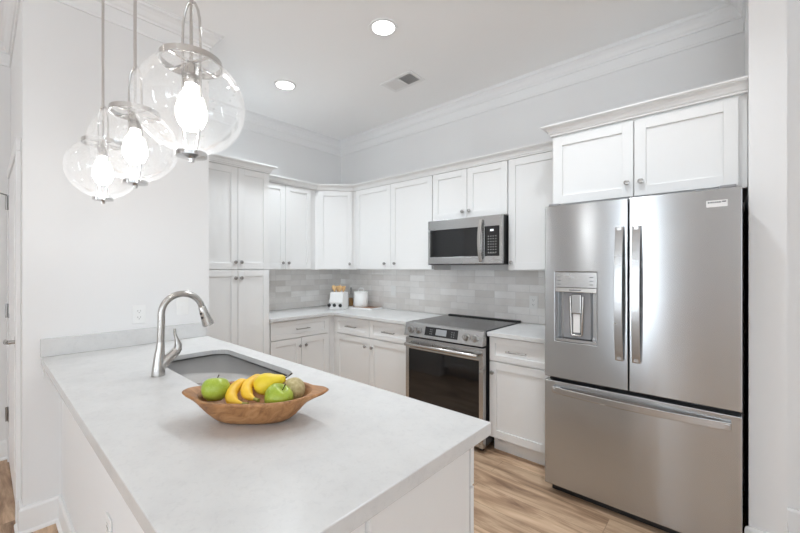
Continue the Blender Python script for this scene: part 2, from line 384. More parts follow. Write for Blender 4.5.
CAB_CR = [(-.02, CZ0), (.006, CZ0), (.006, CZ0+.010), (.012, CZ0+.013), (.014, CZ0+.024), (.022, CZ0+.038), (.036, CZ0+.046), (.046, CZ0+.049), (.046, CZ0+.053), (.053, CZ0+.055), (.053, CZ1), (-.02, CZ1)]
UB, UT = 1.374, 2.285   # underside and top of the wall cupboards
TF, LF, BF, UF = -3.209, -3.507, 2.575, 2.878
EX, WYn, PX = (1, 0), (0, -1), (0, 1)

# tall pantry cupboard
t = thing('pantry_cabinet', (LX+.3, 1.5, 0), 'tall white pantry cupboard at the end of the sink wall, with upper and lower doors', 'cabinet')
box('body', 'cab', LX+.002, TF-.021, 1.19, 1.812, .115, UT, t, .001)
box('toe_kick', 'cab', LX+.002, TF-.095, 1.19, 1.812, 0, .115, t)
for y0, y1, kn in ((1.204, 1.506, 1.482), (1.510, 1.806, 1.535)):
    for z0, z1, kz in ((1.383, 2.275, 1.446), (.128, 1.376, 1.306)):
        dd = door(t, (TF-.02, y0, z0), PX, EX, y1-y0, z1-z0); knob(dd, (TF, kn, kz), EX)
MB().sweep([(TF, 1.19), (TF, 1.812), (LF+.056, 1.812)], CAB_CR).build('crown_molding', 'cab', t)

# wall cupboards
UP = [(LF, 1.815), (LF, 2.560), (-3.217, UF), (-2.110, UF), (-1.350, UF), (-.897, UF)]
t = thing('wall_cabinet', (LX+.2, 2.19, UB), 'white two-door wall cupboard between the tall pantry and the angled corner cupboard', 'cabinet')
box('body', 'cab', LX+.002, LF-.021, 1.815, 2.56, UB, UT, t, .001)
for y0, y1, ky in ((1.832, 2.160, 2.127), (2.164, 2.490, 2.195)):
    dd = door(t, (LF-.02, y0, UB+.006), PX, EX, y1-y0, 2.275-UB-.006); knob(dd, (LF, ky, 1.447), EX)
MB().sweep(UP, CAB_CR, (0, 1)).build('crown_molding', 'cab', t)
# angled corner cupboard
t = thing('wall_cabinet', (LX+.2, WY-.2, UB), 'white one-door cupboard set at an angle across the corner', 'cabinet')
a, b = Vector((LF, 2.56)), Vector((-3.217, UF)); u = (b-a).normalized(); n = Vector((u.y, -u.x))
ai, bi = a-n*.021, b-n*.021
mb = MB(); pts = [(LX+.002, 2.5605), (ai.x-.004, 2.5605), (ai.x, ai.y), (bi.x, bi.y), (bi.x, UF+.02), (-3.2175, UF+.021), (-3.2175, WY-.002), (LX+.002, WY-.002)]
pts = [(LX+.002, 2.5605), (LF-.021, 2.5605), (bi.x, bi.y), (-3.2175, UF+.021), (-3.2175, WY-.002), (LX+.002, WY-.002)]
mb.loft([[(x, y, UB) for x, y in pts], [(x, y, UT) for x, y in pts]]); mb.build('body', 'cab', t)
w = (b-a).length; o_ = ai+u*.022
dd = door(t, (o_.x, o_.y, UB+.006), u, n, w-.044, 2.275-UB-.006)
kp = a+u*(w-.055); knob(dd, (kp.x, kp.y, 1.44), n)
MB().sweep(UP, CAB_CR, (1, 2)).build('crown_molding', 'cab', t)
def upper(x0, x1, z0, doors, knobs, label, seg):
    t = thing('wall_cabinet', ((x0+x1)/2, WY-.15, z0), label, 'cabinet')
    box('body', 'cab', x0, x1, UF+.021, WY-.002, z0, UT, t, .001)
    for (a, b), (kx, kz) in zip(doors, knobs):
        dd = door(t, (a, UF+.02, z0+.006), EX, WYn, b-a, 2.275-z0-.006); knob(dd, (kx, UF, kz), WYn)
    MB().sweep(UP, CAB_CR, seg).build('crown_molding', 'cab', t)
upper(-3.2165, -2.110, UB, [(-3.186, -2.651), (-2.647, -2.116)], [(-2.731, 1.44), (-2.587, 1.44)], 'wide white two-door wall cupboard between the angled corner cupboard and the microwave', (2, 3))
upper(-2.109, -1.350, 1.832, [(-2.103, -1.734), (-1.730, -1.356)], [(-1.772, 1.897), (-1.704, 1.897)], 'short white two-door wall cupboard above the microwave', (3, 4))
upper(-1.349, -.897, UB, [(-1.343, -.905)], [(-1.314, 1.438)], 'white one-door wall cupboard between the microwave and the refrigerator cupboard', (4, 5))
# cupboard over the refrigerator
t = thing('wall_cabinet', (-.42, WY-.3, 1.80), 'deep white two-door cupboard over the refrigerator', 'cabinet')
FCF = 2.573
box('body', 'cab', -.895, FX0-.002, FCF+.021, WY-.002, 1.803, UT, t, .001)
for x0, x1, kx in ((-.884, -.426, -.457), (-.420, .030, -.387)):
    dd = door(t, (x0, FCF+.02, 1.818), EX, WYn, x1-x0, 2.262-1.818); knob(dd, (kx, FCF, 1.900), WYn)
MB().sweep([(-.896, WY-.003), (-.896, FCF), (FX0-.001, FCF)], CAB_CR).build('crown_molding', 'cab', t)

# base cupboards
t = thing('base_cabinet', (LX+.3, 2.2, 0), 'white base cupboard with one wide drawer over two doors, beside the tall pantry', 'cabinet')
BX = -3.217
box('body', 'cab', LX+.002, BX-.021, 1.815, 2.534, .115, .882, t, .001)
box('toe_kick', 'cab', LX+.002, BX-.095, 1.815, 2.534, 0, .115, t)
dr = door(t, (BX-.02, 1.829, .700), PX, EX, 2.505-1.829, .175, 'drawer', .045); pull(dr, (BX, 2.172, .785), PX, EX)
for y0, y1, ky in ((1.829, 2.165, 2.142), (2.169, 2.505, 2.212)):
    dd = door(t, (BX-.02, y0, .125), PX, EX, y1-y0, .567); knob(dd, (BX, ky, .612), EX)
t = thing('base_cabinet', (-2.7, WY-.3, 0), 'white base cupboard with two drawers over two doors, left of the range', 'cabinet')
box('body', 'cab', LX+.002, -2.136, BF+.021, WY-.002, .115, .882, t, .001)
box('filler', 'cab', BX-.05, BX-.0215, 2.536, BF+.021, .115, .882, t)
box('toe_kick', 'cab', BX-.095, -2.136, BF+.095, WY-.1, 0, .115, t)
for x0, x1, px in ((-3.172, -2.657, -2.916), (-2.653, -2.140, -2.386)):
    dr = door(t, (x0, BF+.02, .700), EX, WYn, x1-x0, .175, 'drawer', .045); pull(dr, (px, BF, .783), EX, WYn)
for x0, x1, kx in ((-3.172, -2.657, -2.712), (-2.653, -2.140, -2.615)):
    dd = door(t, (x0, BF+.02, .125), EX, WYn, x1-x0, .567); knob(dd, (kx, BF, .608), WYn)
t = thing('base_cabinet', (-1.13, WY-.3, 0), 'narrow white base cupboard with one drawer and one door between range and refrigerator', 'cabinet')
box('body', 'cab', -1.358, -.895, BF+.021, WY-.002, .115, .882, t, .001)
box('toe_kick', 'cab', -1.358, -.895, BF+.085, WY-.1, 0, .115, t)
dr = door(t, (-1.354, BF+.02, .700), EX, WYn, .452, .175, 'drawer', .045); pull(dr, (-1.135, BF, .784), EX, WYn)
dd = door(t, (-1.354, BF+.02, .125), EX, WYn, .452, .567); knob(dd, (-1.326, BF, .612), WYn)

# worktops
CT = 0.914
ct = MB(); pts = [(LX+.001, 1.8135), (-3.190, 1.8135), (-3.190, 2.548), (-2.133, 2.548), (-2.133, WY-.001), (LX+.001, WY-.001)]
ct.loft([[(x, y, .883) for x, y in pts], [(x, y, CT) for x, y in pts]])
tag(ct.build('countertop', 'quartz', bevel=.002, loc=(-3.3, 2.8, .883)), 'L-shaped white quartz worktop under the angled corner cupboard', 'countertop')
tag(box('countertop', 'quartz', -1.360, -.893, 2.548, WY-.001, .883, CT, bevel=.002, loc=(-1.1, 2.9, .883)), 'short white quartz worktop between the range and the refrigerator', 'countertop')
# tiled splashbacks
structure(tag(box('trim_2', 'tile_range', LX+.009, -.893, WY-.009, WY-.0005, CT+.001, UB-.001), 'grey glazed tile splashback along the range wall'))
structure(tag(box('trim_3', 'tile_left', LX+.0005, LX+.009, 1.815, WY-.0005, CT+.001, UB-.001), 'grey glazed tile splashback left of the corner'))

# ------------------------------------------------------------------ sink peninsula
PX0, PX1, PY0, PY1 = SX+.001, -.557, .215, 1.071
t = thing('peninsula_cabinet', (-1.66, .65, 0), 'white peninsula base under the large quartz worktop', 'cabinet')
box('body', 'cab', PX0+.02, -.618, .32, 1.013, .115, .625, t)
box('back_panel', 'wall', PX0, -.62, .300, .319, 0, .872, t)
box('toe_kick', 'cab', PX0+.02, -.62, .32, .94, 0, .115, t)
box('end_panel', 'cab', -.62, -.592, .576, .999, 0, .872, t, .0015)
box('end_panel', 'cab', -.62, -.604, .300, .574, 0, .848, t, .0015)
box('rail', 'cab', PX0+.02, -.62, .99, 1.013, .625, .872, t)
MB().sweep([(PX0+.017, .300), (-.62, .300)], BB).build('baseboard', 'trim', t, bevel=.001)
xs = [SX+.06, -2.30, -1.88, -1.42, -1.02, -.594]
for x0, x1 in zip(xs, xs[1:]):
    mb = MB(); mb.T = face_matrix((x1-.002, 1.013, .722), (-1, 0), (0, 1)); shaker(mb, x1-x0-.004, .148, st=.045); mb.build('drawer', 'cab', t, bevel=.001, seg=1)
    dd = door(t, (x1-.002, 1.013, .125), (-1, 0), (0, 1), x1-x0-.004, .590); knob(dd, (x0+.05, 1.033, .66), (0, 1))
tag(box('support_cleat', 'trim', SX+.001, SX+.05, .222, .300, .815, .872), 'white wall cleat under the wall end of the peninsula worktop', 'bracket')

# worktop with rounded sink cut-out
def rrect(x0, x1, y0, y1, r, k=8):
    out = []
    for cx, cy, a0 in ((x1-r, y1-r, 0), (x0+r, y1-r, 90), (x0+r, y0+r, 180), (x1-r, y0+r, 270)):
        for i in range(k+1):
            a = math.radians(a0+90*i/k); out.append((cx+r*math.cos(a), cy+r*math.sin(a)))
    return out
SK = (-2.262, -1.47, .603, .975)
hole = rrect(*SK, .085)
mb = MB(); bm = mb.bm
def ring_faces(z):
    o_ = [bm.verts.new((x, y, z)) for x, y in ((PX0, PY0), (PX1, PY0), (PX1, PY1), (PX0, PY1))]
    h_ = [bm.verts.new((x, y, z)) for x, y in hole]
    es = [bm.edges.new((q[i], q[(i+1) % len(q)])) for q in (o_, h_) for i in range(len(q))]
    bmesh.ops.triangle_fill(bm, use_beauty=True, edges=es); return o_, h_
SLAB = CT-.028
to, th = ring_faces(CT)
def loop(inset, z): return [bm.verts.new((x, y, z)) for x, y in ((PX0+inset, PY0+inset), (PX1-inset, PY0+inset), (PX1-inset, PY1-inset), (PX0+inset, PY1-inset))]
l0, l1, l2 = loop(0, .873), loop(.024, .873), loop(.024, SLAB)
h_ = [bm.verts.new((x, y, SLAB)) for x, y in hole]
bmesh.ops.triangle_fill(bm, use_beauty=True, edges=[bm.edges.new((q[i], q[(i+1) % len(q)])) for q in (l2, h_) for i in range(len(q))])
for A, B in ((to, l0), (l0, l1), (l1, l2), (th, h_)):
    for i in range(len(A)): bm.faces.new([A[i], A[(i+1) % len(A)], B[(i+1) % len(A)], B[i]])
tag(mb.build('peninsula_countertop', 'quartz', bevel=.003, loc=(-1.66, .65, .873)), 'large white quartz peninsula worktop with the sink cut-out', 'countertop')
tag(box('quartz_upstand', 'quartz', SX+.0008, SX+.021, .213, 1.064, CT+.0005, 1.012, bevel=.0015, loc=(SX, .64, CT)), 'low quartz upstand along the sink wall', 'backsplash')
# sink
t = thing('sink', (-1.86, .79, .70), 'undermount stainless steel sink beside the faucet', 'sink')
mb = MB()
def rr(grow, z, r): x0, x1, y0, y1 = SK; return [(x, y, z) for x, y in rrect(x0-grow, x1+grow, y0-grow, y1+grow, r)]
mb.loft([rr(.022, .8852, .10), rr(.022, .8838, .10), rr(.0, .8838, .085), rr(.002, .870, .085), rr(-.002, .740, .085), rr(-.008, .705, .083), rr(-.022, .674, .078), rr(-.045, .654, .07), rr(-.075, .645, .06), rr(-.13, .642, .04)])
sk = mb.build('basin', 'basin', t, smooth='all')
for p in sk.data.polygons: p.flip() if p.normal.z < -.9 else None
mb = MB(); mb.lathe([(.0, .6445), (.044, .6445), (.044, .648), (.034, .649), (.03, .646), (0, .646)], (-1.86, .80, 0), 28); mb.build('drain', 'nickel', t, smooth=True)

# faucet
fx, fy = -1.90, .530
t = thing('faucet', (fx, fy, CT), 'brushed nickel pull-down faucet at the sink', 'faucet')
mb = MB()
mb.tube([(fx, fy, CT+.0005), (fx, fy, CT+.005), (fx, fy+.001, CT+.03), (fx, fy+.004, CT+.08), (fx, fy+.008, CT+.12), (fx, fy+.010, CT+.15)], [.0275, .0275, .0255, .0215, .0175, .0152], 24)
mb.build('body', 'nickel', t, smooth=True)
mb = MB(); pts = []; rad = []
R = .0875; y0 = fy+.012; z0 = CT+.2745
for z in (.13, .17, .21, .245): pts.append((fx, fy+.009+.003*(z-.13)/.115, CT+z)); rad.append(.0150)
for i in range(0, 17):
    a = PI-i*math.radians(166)/16; pts.append((fx, y0+R+R*math.cos(a), z0+R*math.sin(a))); rad.append(.0146)
mb.tube(pts, rad, 18); mb.build('spout', 'nickel', t, smooth=True)
e = Vector(pts[-1]); dr_ = (Vector(pts[-1])-Vector(pts[-2])).normalized()
mb = MB(); mb.tube([e, e+dr_*.004, e+dr_*.03, e+dr_*.07, e+dr_*.094, e+dr_*.097], [.0148, .0172, .0195, .0240, .0270, .0245], 20); sh = mb.build('spray_head', 'nickel', t, smooth=True)
side = Vector((0, dr_.z, -dr_.y)).normalized()
if side.y > 0: side = -side
side = (side+Vector((.55, 0, 0))).normalized()
for s_, r_ in ((.030, .0195), (.050, .0216)):
    mb = MB(); c_ = e+dr_*s_+side*r_; mb.tube([c_-side*.002, c_+side*.003], .0055, 12); mb.build('button', 'dark', sh, smooth=True)
mb = MB(); mb.tube([(fx, fy+.004, CT+.030), (fx, fy+.024, CT+.055), (fx, fy+.050, CT+.080), (fx, fy+.074, CT+.100), (fx, fy+.084, CT+.108)], [.022, .0225, .0215, .0195, .014], 18)
mb.tube([(fx, fy+.064, CT+.088), (fx, fy+.079, CT+.108), (fx, fy+.081, CT+.128), (fx, fy+.074, CT+.155), (fx, fy+.067, CT+.180), (fx, fy+.066, CT+.203)], [.016, .0185, .0155, .0085, .0062, .0055], 14)
mb.build('lever_handle', 'nickel', t, smooth=True)

# ------------------------------------------------------------------ outlets and switches
def outlet(origin, u, n, label, kind='duplex', name='wall_outlet', cat='outlet'):
    t = thing(name, origin, label, cat)
    def part(nm, m, bx, bev=0.0):
        mb = MB(); mb.T = face_matrix(origin, u, n); mb.box(*bx); return mb.build(nm, m, t, bev)
    part('plate', 'plate', (-.036, .036, .0005, .006, -.057, .057), .002)
    if kind == 'duplex':
        for dz in (-.02, .02):
            mb = MB(); mb.T = face_matrix(origin, u, n); mb.box(-.017, .017, .006, .008, dz-.014, dz+.014); r = mb.build('receptacle', 'plate', t, .002)
            mb = MB(); mb.T = face_matrix(origin, u, n)
            mb.box(-.008, -.006, .008, .0085, dz-.002, dz+.007).box(.006, .008, .008, .0085, dz-.002, dz+.006).box(-.002, .002, .008, .0085, dz-.010, dz-.006)
            mb.build('slots', 'slot', r)
    else:
        part('rocker', 'plate', (-.017, .017, .006, .009, -.034, .034), .0015)
        if kind == 'gfci':
            for dz in (-.006, .006): part('button', 'plate', (-.012, .012, .009, .011, dz-.004, dz+.004), .001)
outlet((SX, .664, 1.104), PX, EX, 'white double outlet on the sink wall, left of the faucet')
outlet((SX, .915, 1.135), PX, EX, 'white plate with a rectangular insert on the sink wall behind the faucet', 'gfci')
outlet((-1.258, WY-.009, 1.097), EX, WYn, 'white double outlet on the tiles above the short worktop by the refrigerator')
outlet((-2.887, WY-.009, 1.132), EX, WYn, 'white plate on the tiles right of the canister', 'gfci')
outlet((-1.604, .300, .475), EX, WYn, 'white outlet low on the back of the peninsula')

# ------------------------------------------------------------------ refrigerator
RX0, RX1, RF = -.866, .041, 2.37
t = thing('refrigerator', (-.41, 2.8, 0), 'stainless steel french-door refrigerator with a bottom freezer drawer', 'refrigerator')
box('body', 'fridge_side', RX0+.006, RX1-.006, RF+.075, WY-.03, .03, 1.765, t, .004)
box('base_grille', 'dark', RX0+.03, RX1-.02, RF+.05, RF+.12, .004, .05, t)
def door_with_recess(x0, x1, z0, z1, h):
    xs = [x0, h[0], h[1], x1]; zs = [z0, h[2], h[3], z1]; mb = MB(); yf, yb, yr = RF, RF+.068, RF+.058
    g = {(i, j): mb.v((xs[i], yf, zs[j])) for i in range(4) for j in range(4)}
    k = {(i, j): mb.v((xs[i], yb, zs[j])) for i in (0, 3) for j in (0, 3)}
    r = {(i, j): mb.v((xs[i], yr, zs[j])) for i in (1, 2) for j in (1, 2)}
    for i in range(3):
        for j in range(3):
            if (i, j) != (1, 1): mb.f([g[i, j], g[i+1, j], g[i+1, j+1], g[i, j+1]])
    mb.f([k[0, 0], k[0, 3], k[3, 3], k[3, 0]])
    mb.f([g[i, 0] for i in range(4)]+[k[3, 0], k[0, 0]]); mb.f([g[i, 3] for i in range(4)]+[k[3, 3], k[0, 3]])
    mb.f([g[0, j] for j in range(4)]+[k[0, 3], k[0, 0]]); mb.f([g[3, j] for j in range(4)]+[k[3, 3], k[3, 0]])
    mb.f([r[1, 1], r[2, 1], r[2, 2], r[1, 2]])
    mb.f([g[1, 1], g[2, 1], r[2, 1], r[1, 1]]); mb.f([g[1, 2], g[2, 2], r[2, 2], r[1, 2]])
    mb.f([g[1, 1], g[1, 2], r[1, 2], r[1, 1]]); mb.f([g[2, 1], g[2, 2], r[2, 2], r[2, 1]])
    return mb
FS = .722
ld = door_with_recess(RX0, -.417, FS, 1.778, (-.804, -.570, .948, 1.372)).build('left_door', 'steel', t, .004)
dp = thing('dispenser', (-.687, RF+.03, .95), 'x', None); del dp['label']; dp.parent = t; dp.location = Vector((-.687, RF+.03, .95))-ORG[t]
box('control_panel', 'steel_plain', -.802, -.572, RF+.002, RF+.057, 1.278, 1.370, dp, .002)
box('lip', 'nickel', -.802, -.572, RF-.002, RF+.057, 1.250, 1.276, dp, .002)
mb = MB()
for i in range(3):
    for s_ in (-.78, -.60): box('printed_mark', 'ink', s_-.010, s_+.010, RF+.0012, RF+.0021, 1.295+.022*i, 1.298+.022*i, dp)
box('printed_mark', 'ink', -.72, -.655, RF-.0028, RF-.0019, 1.260, 1.265, dp)
box('recess_liner', 'grey', -.8035, -.801, RF+.003, RF+.0575, .949, 1.371, dp)
box('recess_liner', 'grey', -.573, -.5705, RF+.003, RF+.0575, .949, 1.371, dp)
box('recess_panel', 'grey', -.765, -.610, RF+.035, RF+.057, .968, 1.249, dp, .004)
box('chute', 'steel_plain', -.715, -.660, RF+.018, RF+.035, 1.12, 1.238, dp, .005)
mb = MB(); mb.T = Matrix.Translation((-.687, RF+.024, 0)); q = [(-.036, 1.225), (-.030, .998), (-.024, .990), (.024, .990), (.030, .998), (.036, 1.225)]
mb.tube([(a, 0, z) for a, z in q], .0065, 10); mb.build('paddle_frame', 'nickel', dp, smooth=True)
box('paddle', 'sticker', -.708, -.666, RF+.026, RF+.034, 1.005, 1.118, dp, .004)
box('drip_tray', 'steel_plain', -.803, -.571, RF+.004, RF+.057, .949, .966, dp, .002)
rd = box('right_door', 'steel', -.411, RX1, RF, RF+.068, FS, 1.778, t, .004)
fd = box('freezer_drawer', 'steel', RX0, RX1, RF, RF+.068, .055, FS-.022, t, .004)
def bowed(x0, x1, z0, z1, bow, thick, vert=True):
    mb = MB(); rings = []; n_ = 16
    for i in range(n_+1):
        s_ = i/n_; d_ = .026+bow*(1-(2*s_-1)**2); z_ = z0+(z1-z0)*s_; x_ = x0+(x1-x0)*s_
        if vert: rings.append([(x0, RF-d_, z_), (x1, RF-d_, z_), (x1-.004, RF-d_+thick, z_), (x0+.004, RF-d_+thick, z_)])
        else: rings.append([(x_, RF-d_, z1), (x_, RF-d_, z0), (x_, RF-d_+thick, z0+.004), (x_, RF-d_+thick, z1-.004)])
    mb.loft(rings)
    if vert:
        for z_ in (z0+.004, z1-.034): mb.box(x0+.008, x1-.008, RF-.03, RF+.0005, z_, z_+.03)
    else:
        for x_ in (x0+.004, x1-.044): mb.box(x_, x_+.04, RF-.03, RF+.0005, z0+.008, z1-.008)
    return mb
bowed(-.474, -.434, .885, 1.625, .034, .016).build('handle', 'steel_plain', ld, .003)
bowed(-.394, -.354, .885, 1.625, .034, .016).build('handle', 'steel_plain', rd, .003)
bowed(-.815, .003, .632, .672, .034, .016, False).build('handle', 'steel_plain', fd, .004)
st = box('sticker', 'sticker', -.088, -.010, RF-.0012, RF-.0002, 1.690, 1.722, rd); st['label'] = 'white sticker with grey print'
mb = MB(); x = -.082
for w_ in (.006, .004, .006, .005, .003, .006, .005, .006, .004): mb.box(x, x+w_-.001, RF-.0018, RF-.0012, 1.709, 1.716); x += w_+.0006
mb.box(-.030, -.015, RF-.0018, RF-.0012, 1.711, 1.717); mb.build('print', 'ink', st)
for x_ in (RX0+.02, RX1-.08): box('hinge_cover', 'grey', x_, x_+.06, RF+.01, RF+.09, 1.779, 1.793, t, .003)

# ------------------------------------------------------------------ range
GX0, GX1, GF = -2.127, -1.367, 2.505
t = thing('range', (-1.75, 2.8, 0), 'stainless steel electric range with a black glass cooktop and oven door', 'range')
box('body', 'dark', GX0+.003, GX1-.003, GF+.045, WY-.035, .05, .905, t)
box('cooktop', 'cooktop', GX0, GX1, GF+.045, WY-.05, .9055, .921, t, .002)
box('back_trim', 'dark', GX0+.02, GX1-.002, WY-.049, WY-.012, .905, .931, t, .002)
mb = MB(); mb.loft([[(x_, GF+.046, .921), (x_, GF+.006, .917), (x_, GF-.022, .808), (x_, GF+.046, .808)] for x_ in (GX0, GX1)]); cp = mb.build('control_panel', 'steel_plain', t, .002)
pn = Vector((0, -(.917-.808), .028)).normalized()
def on_panel(x_, s_): return Vector((x_, GF-.022+.028*s_, .808+.109*s_))
mb = MB(); A = [on_panel(-1.905, .22), on_panel(-1.585, .22), on_panel(-1.585, .86), on_panel(-1.905, .86)]
mb.loft([[p-pn*.001 for p in A], [p+pn*.002 for p in A]]); dsp = mb.build('display', 'blackglass', cp)
mb = MB(); A = [on_panel(-1.795, .33), on_panel(-1.690, .33), on_panel(-1.690, .76), on_panel(-1.795, .76)]
mb.loft([[p+pn*.0018 for p in A], [p+pn*.0026 for p in A]]); mb.build('screen', 'screen', dsp)
mb = MB()
for x_ in (-1.85, -1.835, -1.64, -1.62):
    for s_ in (.35, .5, .65):
        A = [on_panel(x_-.004, s_), on_panel(x_+.004, s_), on_panel(x_+.004, s_+.04), on_panel(x_-.004, s_+.04)]; mb = MB(); mb.loft([[p+pn*.0018 for p in A], [p+pn*.0026 for p in A]]); mb.build('touch_mark', 'grey', dsp)
for x_ in (-2.06, -1.978, -1.505, -1.435):
    c_ = on_panel(x_, .5); mb = MB(); mb.tube([c_, c_+pn*.006, c_+pn*.008, c_+pn*.03, c_+pn*.033], [.030, .030, .0245, .0215, .0195], 24)
    kb = mb.build('knob', 'nickel_dark', cp, smooth=True)
    mb = MB(); A = [c_+Vector((-.005, 0, 0))+pn*.032+Vector((0, 0, -.019)), c_+Vector((.005, 0, 0))+pn*.032+Vector((0, 0, -.019)), c_+Vector((.005, 0, 0))+pn*.032+Vector((0, 0, .019)), c_+Vector((-.005, 0, 0))+pn*.032+Vector((0, 0, .019))]
    mb.loft([A, [p+pn*.009 for p in A]]); mb.build('grip', 'nickel', kb, .002)
def frame(x0, x1, z0, z1, ins, yf, yb):
    """slab with a rectangular opening: ins = (left, right, bottom, top) border widths"""
    mb = MB(); a, b, c_, d_ = x0+ins[0], x1-ins[1], z0+ins[2], z1-ins[3]
    o_ = [(x0, z0), (x1, z0), (x1, z1), (x0, z1)]; i_ = [(a, c_), (b, c_), (b, d_), (a, d_)]
    V = [[mb.v((x, y, z)) for x, z in q] for y in (yf, yb) for q in (o_, i_)]
    for k in range(4):
        j = (k+1) % 4
        mb.f([V[0][k], V[0][j], V[1][j], V[1][k]]); mb.f([V[2][k], V[2][j], V[3][j], V[3][k]])
        mb.f([V[0][k], V[0][j], V[2][j], V[2][k]]); mb.f([V[1][k], V[1][j], V[3][j], V[3][k]])
    return mb, (a, b, c_, d_)
mb, (a, b, c_, d_) = frame(GX0+.002, GX1-.002, .215, .792, (.036, .036, .03, .098), GF, GF+.044)
od = mb.build('oven_door', 'steel_plain', t, .003)
box('window', 'blackglass', a, b, GF+.003, GF+.04, c_, d_, od)
def bar_handle(x0, x1, z, y0, out, r, m, parent):
    mb = MB(); mb.tube([(x0, y0-out, z), (x0+.004, y0-out, z), (x1-.004, y0-out, z), (x1, y0-out, z)], [r*.8, r, r, r*.8], 16)
    for x_ in (x0+.03, x1-.03): mb.box(x_-.012, x_+.012, y0-out, y0+.0005, z-.011, z+.011)
    return mb.build('handle', m, parent, smooth=True)
bar_handle(GX0+.03, GX1-.03, .738, GF, .045, .0155, 'nickel', od)
box('storage_drawer', 'steel_plain', GX0+.002, GX1-.002, GF, GF+.044, .04, .205, t, .003)
for x_ in (GX0+.05, GX1-.05):
    for y_ in (GF+.07, WY-.1):
        mb = MB(); mb.tube([(x_, y_, .001), (x_, y_, .055)], .02, 12); mb.build('foot', 'dark', t)

# ------------------------------------------------------------------ microwave
MX0, MX1, MF, MZ0, MZ1 = -2.092, -1.356, 2.79, 1.422, 1.826
t = thing('microwave', (-1.73, 2.98, MZ0), 'stainless steel over-the-range microwave under the short wall cupboard', 'microwave')
box('body', 'dark', MX0+.004, MX1-.002, MF+.031, WY-.002, MZ0, MZ1, t, .003)
xd = -1.515
mb, (a, b, c_, d_) = frame(MX0, xd, MZ0+.008, MZ1, (.022, .045, .062, .088), MF, MF+.03)
md_ = mb.build('door', 'steel_plain', t, .002)
wg = box('window', 'blackglass', a, b, MF+.002, MF+.028, c_, d_, md_)
mb, (a, b, c_, d_) = frame(xd+.001, MX1-.002, MZ0+.008, MZ1, (.002, .022, .062, .088), MF, MF+.03)
pf = mb.build('control_frame', 'steel_plain', t, .002)
cp = box('keypad', 'blackglass', a, b, MF+.002, MF+.028, c_, d_, t)
box('clock', 'clock', a+.050, a+.080, MF+.0012, MF+.0021, d_-.042, d_-.026, cp)
mb = MB()
for i in range(4):
    for j in range(7): mb.box(a+.030+.022*i, a+.038+.022*i, MF+.0012, MF+.0021, d_-.085-.022*j, d_-.081-.022*j)
mb.box(a+.03, a+.10, MF+.0012, MF+.0021, d_-.222, d_-.2205)
mb.build('key_marks', 'mark', cp)
mb = MB(); rings = []
for i in range(15):
    s_ = i/14; d2 = .020+.028*(1-(2*s_-1)**2); z_ = MZ0+.022+(MZ1-.03-MZ0-.022)*s_
    rings.append([(xd-.040, MF-d2, z_), (xd-.008, MF-d2, z_), (xd-.010, MF-d2+.014, z_), (xd-.038, MF-d2+.014, z_)])
mb.loft(rings)
for z_ in (MZ0+.024, MZ1-.058): mb.box(xd-.034, xd-.014, MF-.022, MF+.0005, z_, z_+.025)
mb.build('handle', 'nickel', md_, .003)
box('vent_strip', 'dark', MX0, MX1-.002, MF+.003, MF+.03, MZ0, MZ0+.007, t)

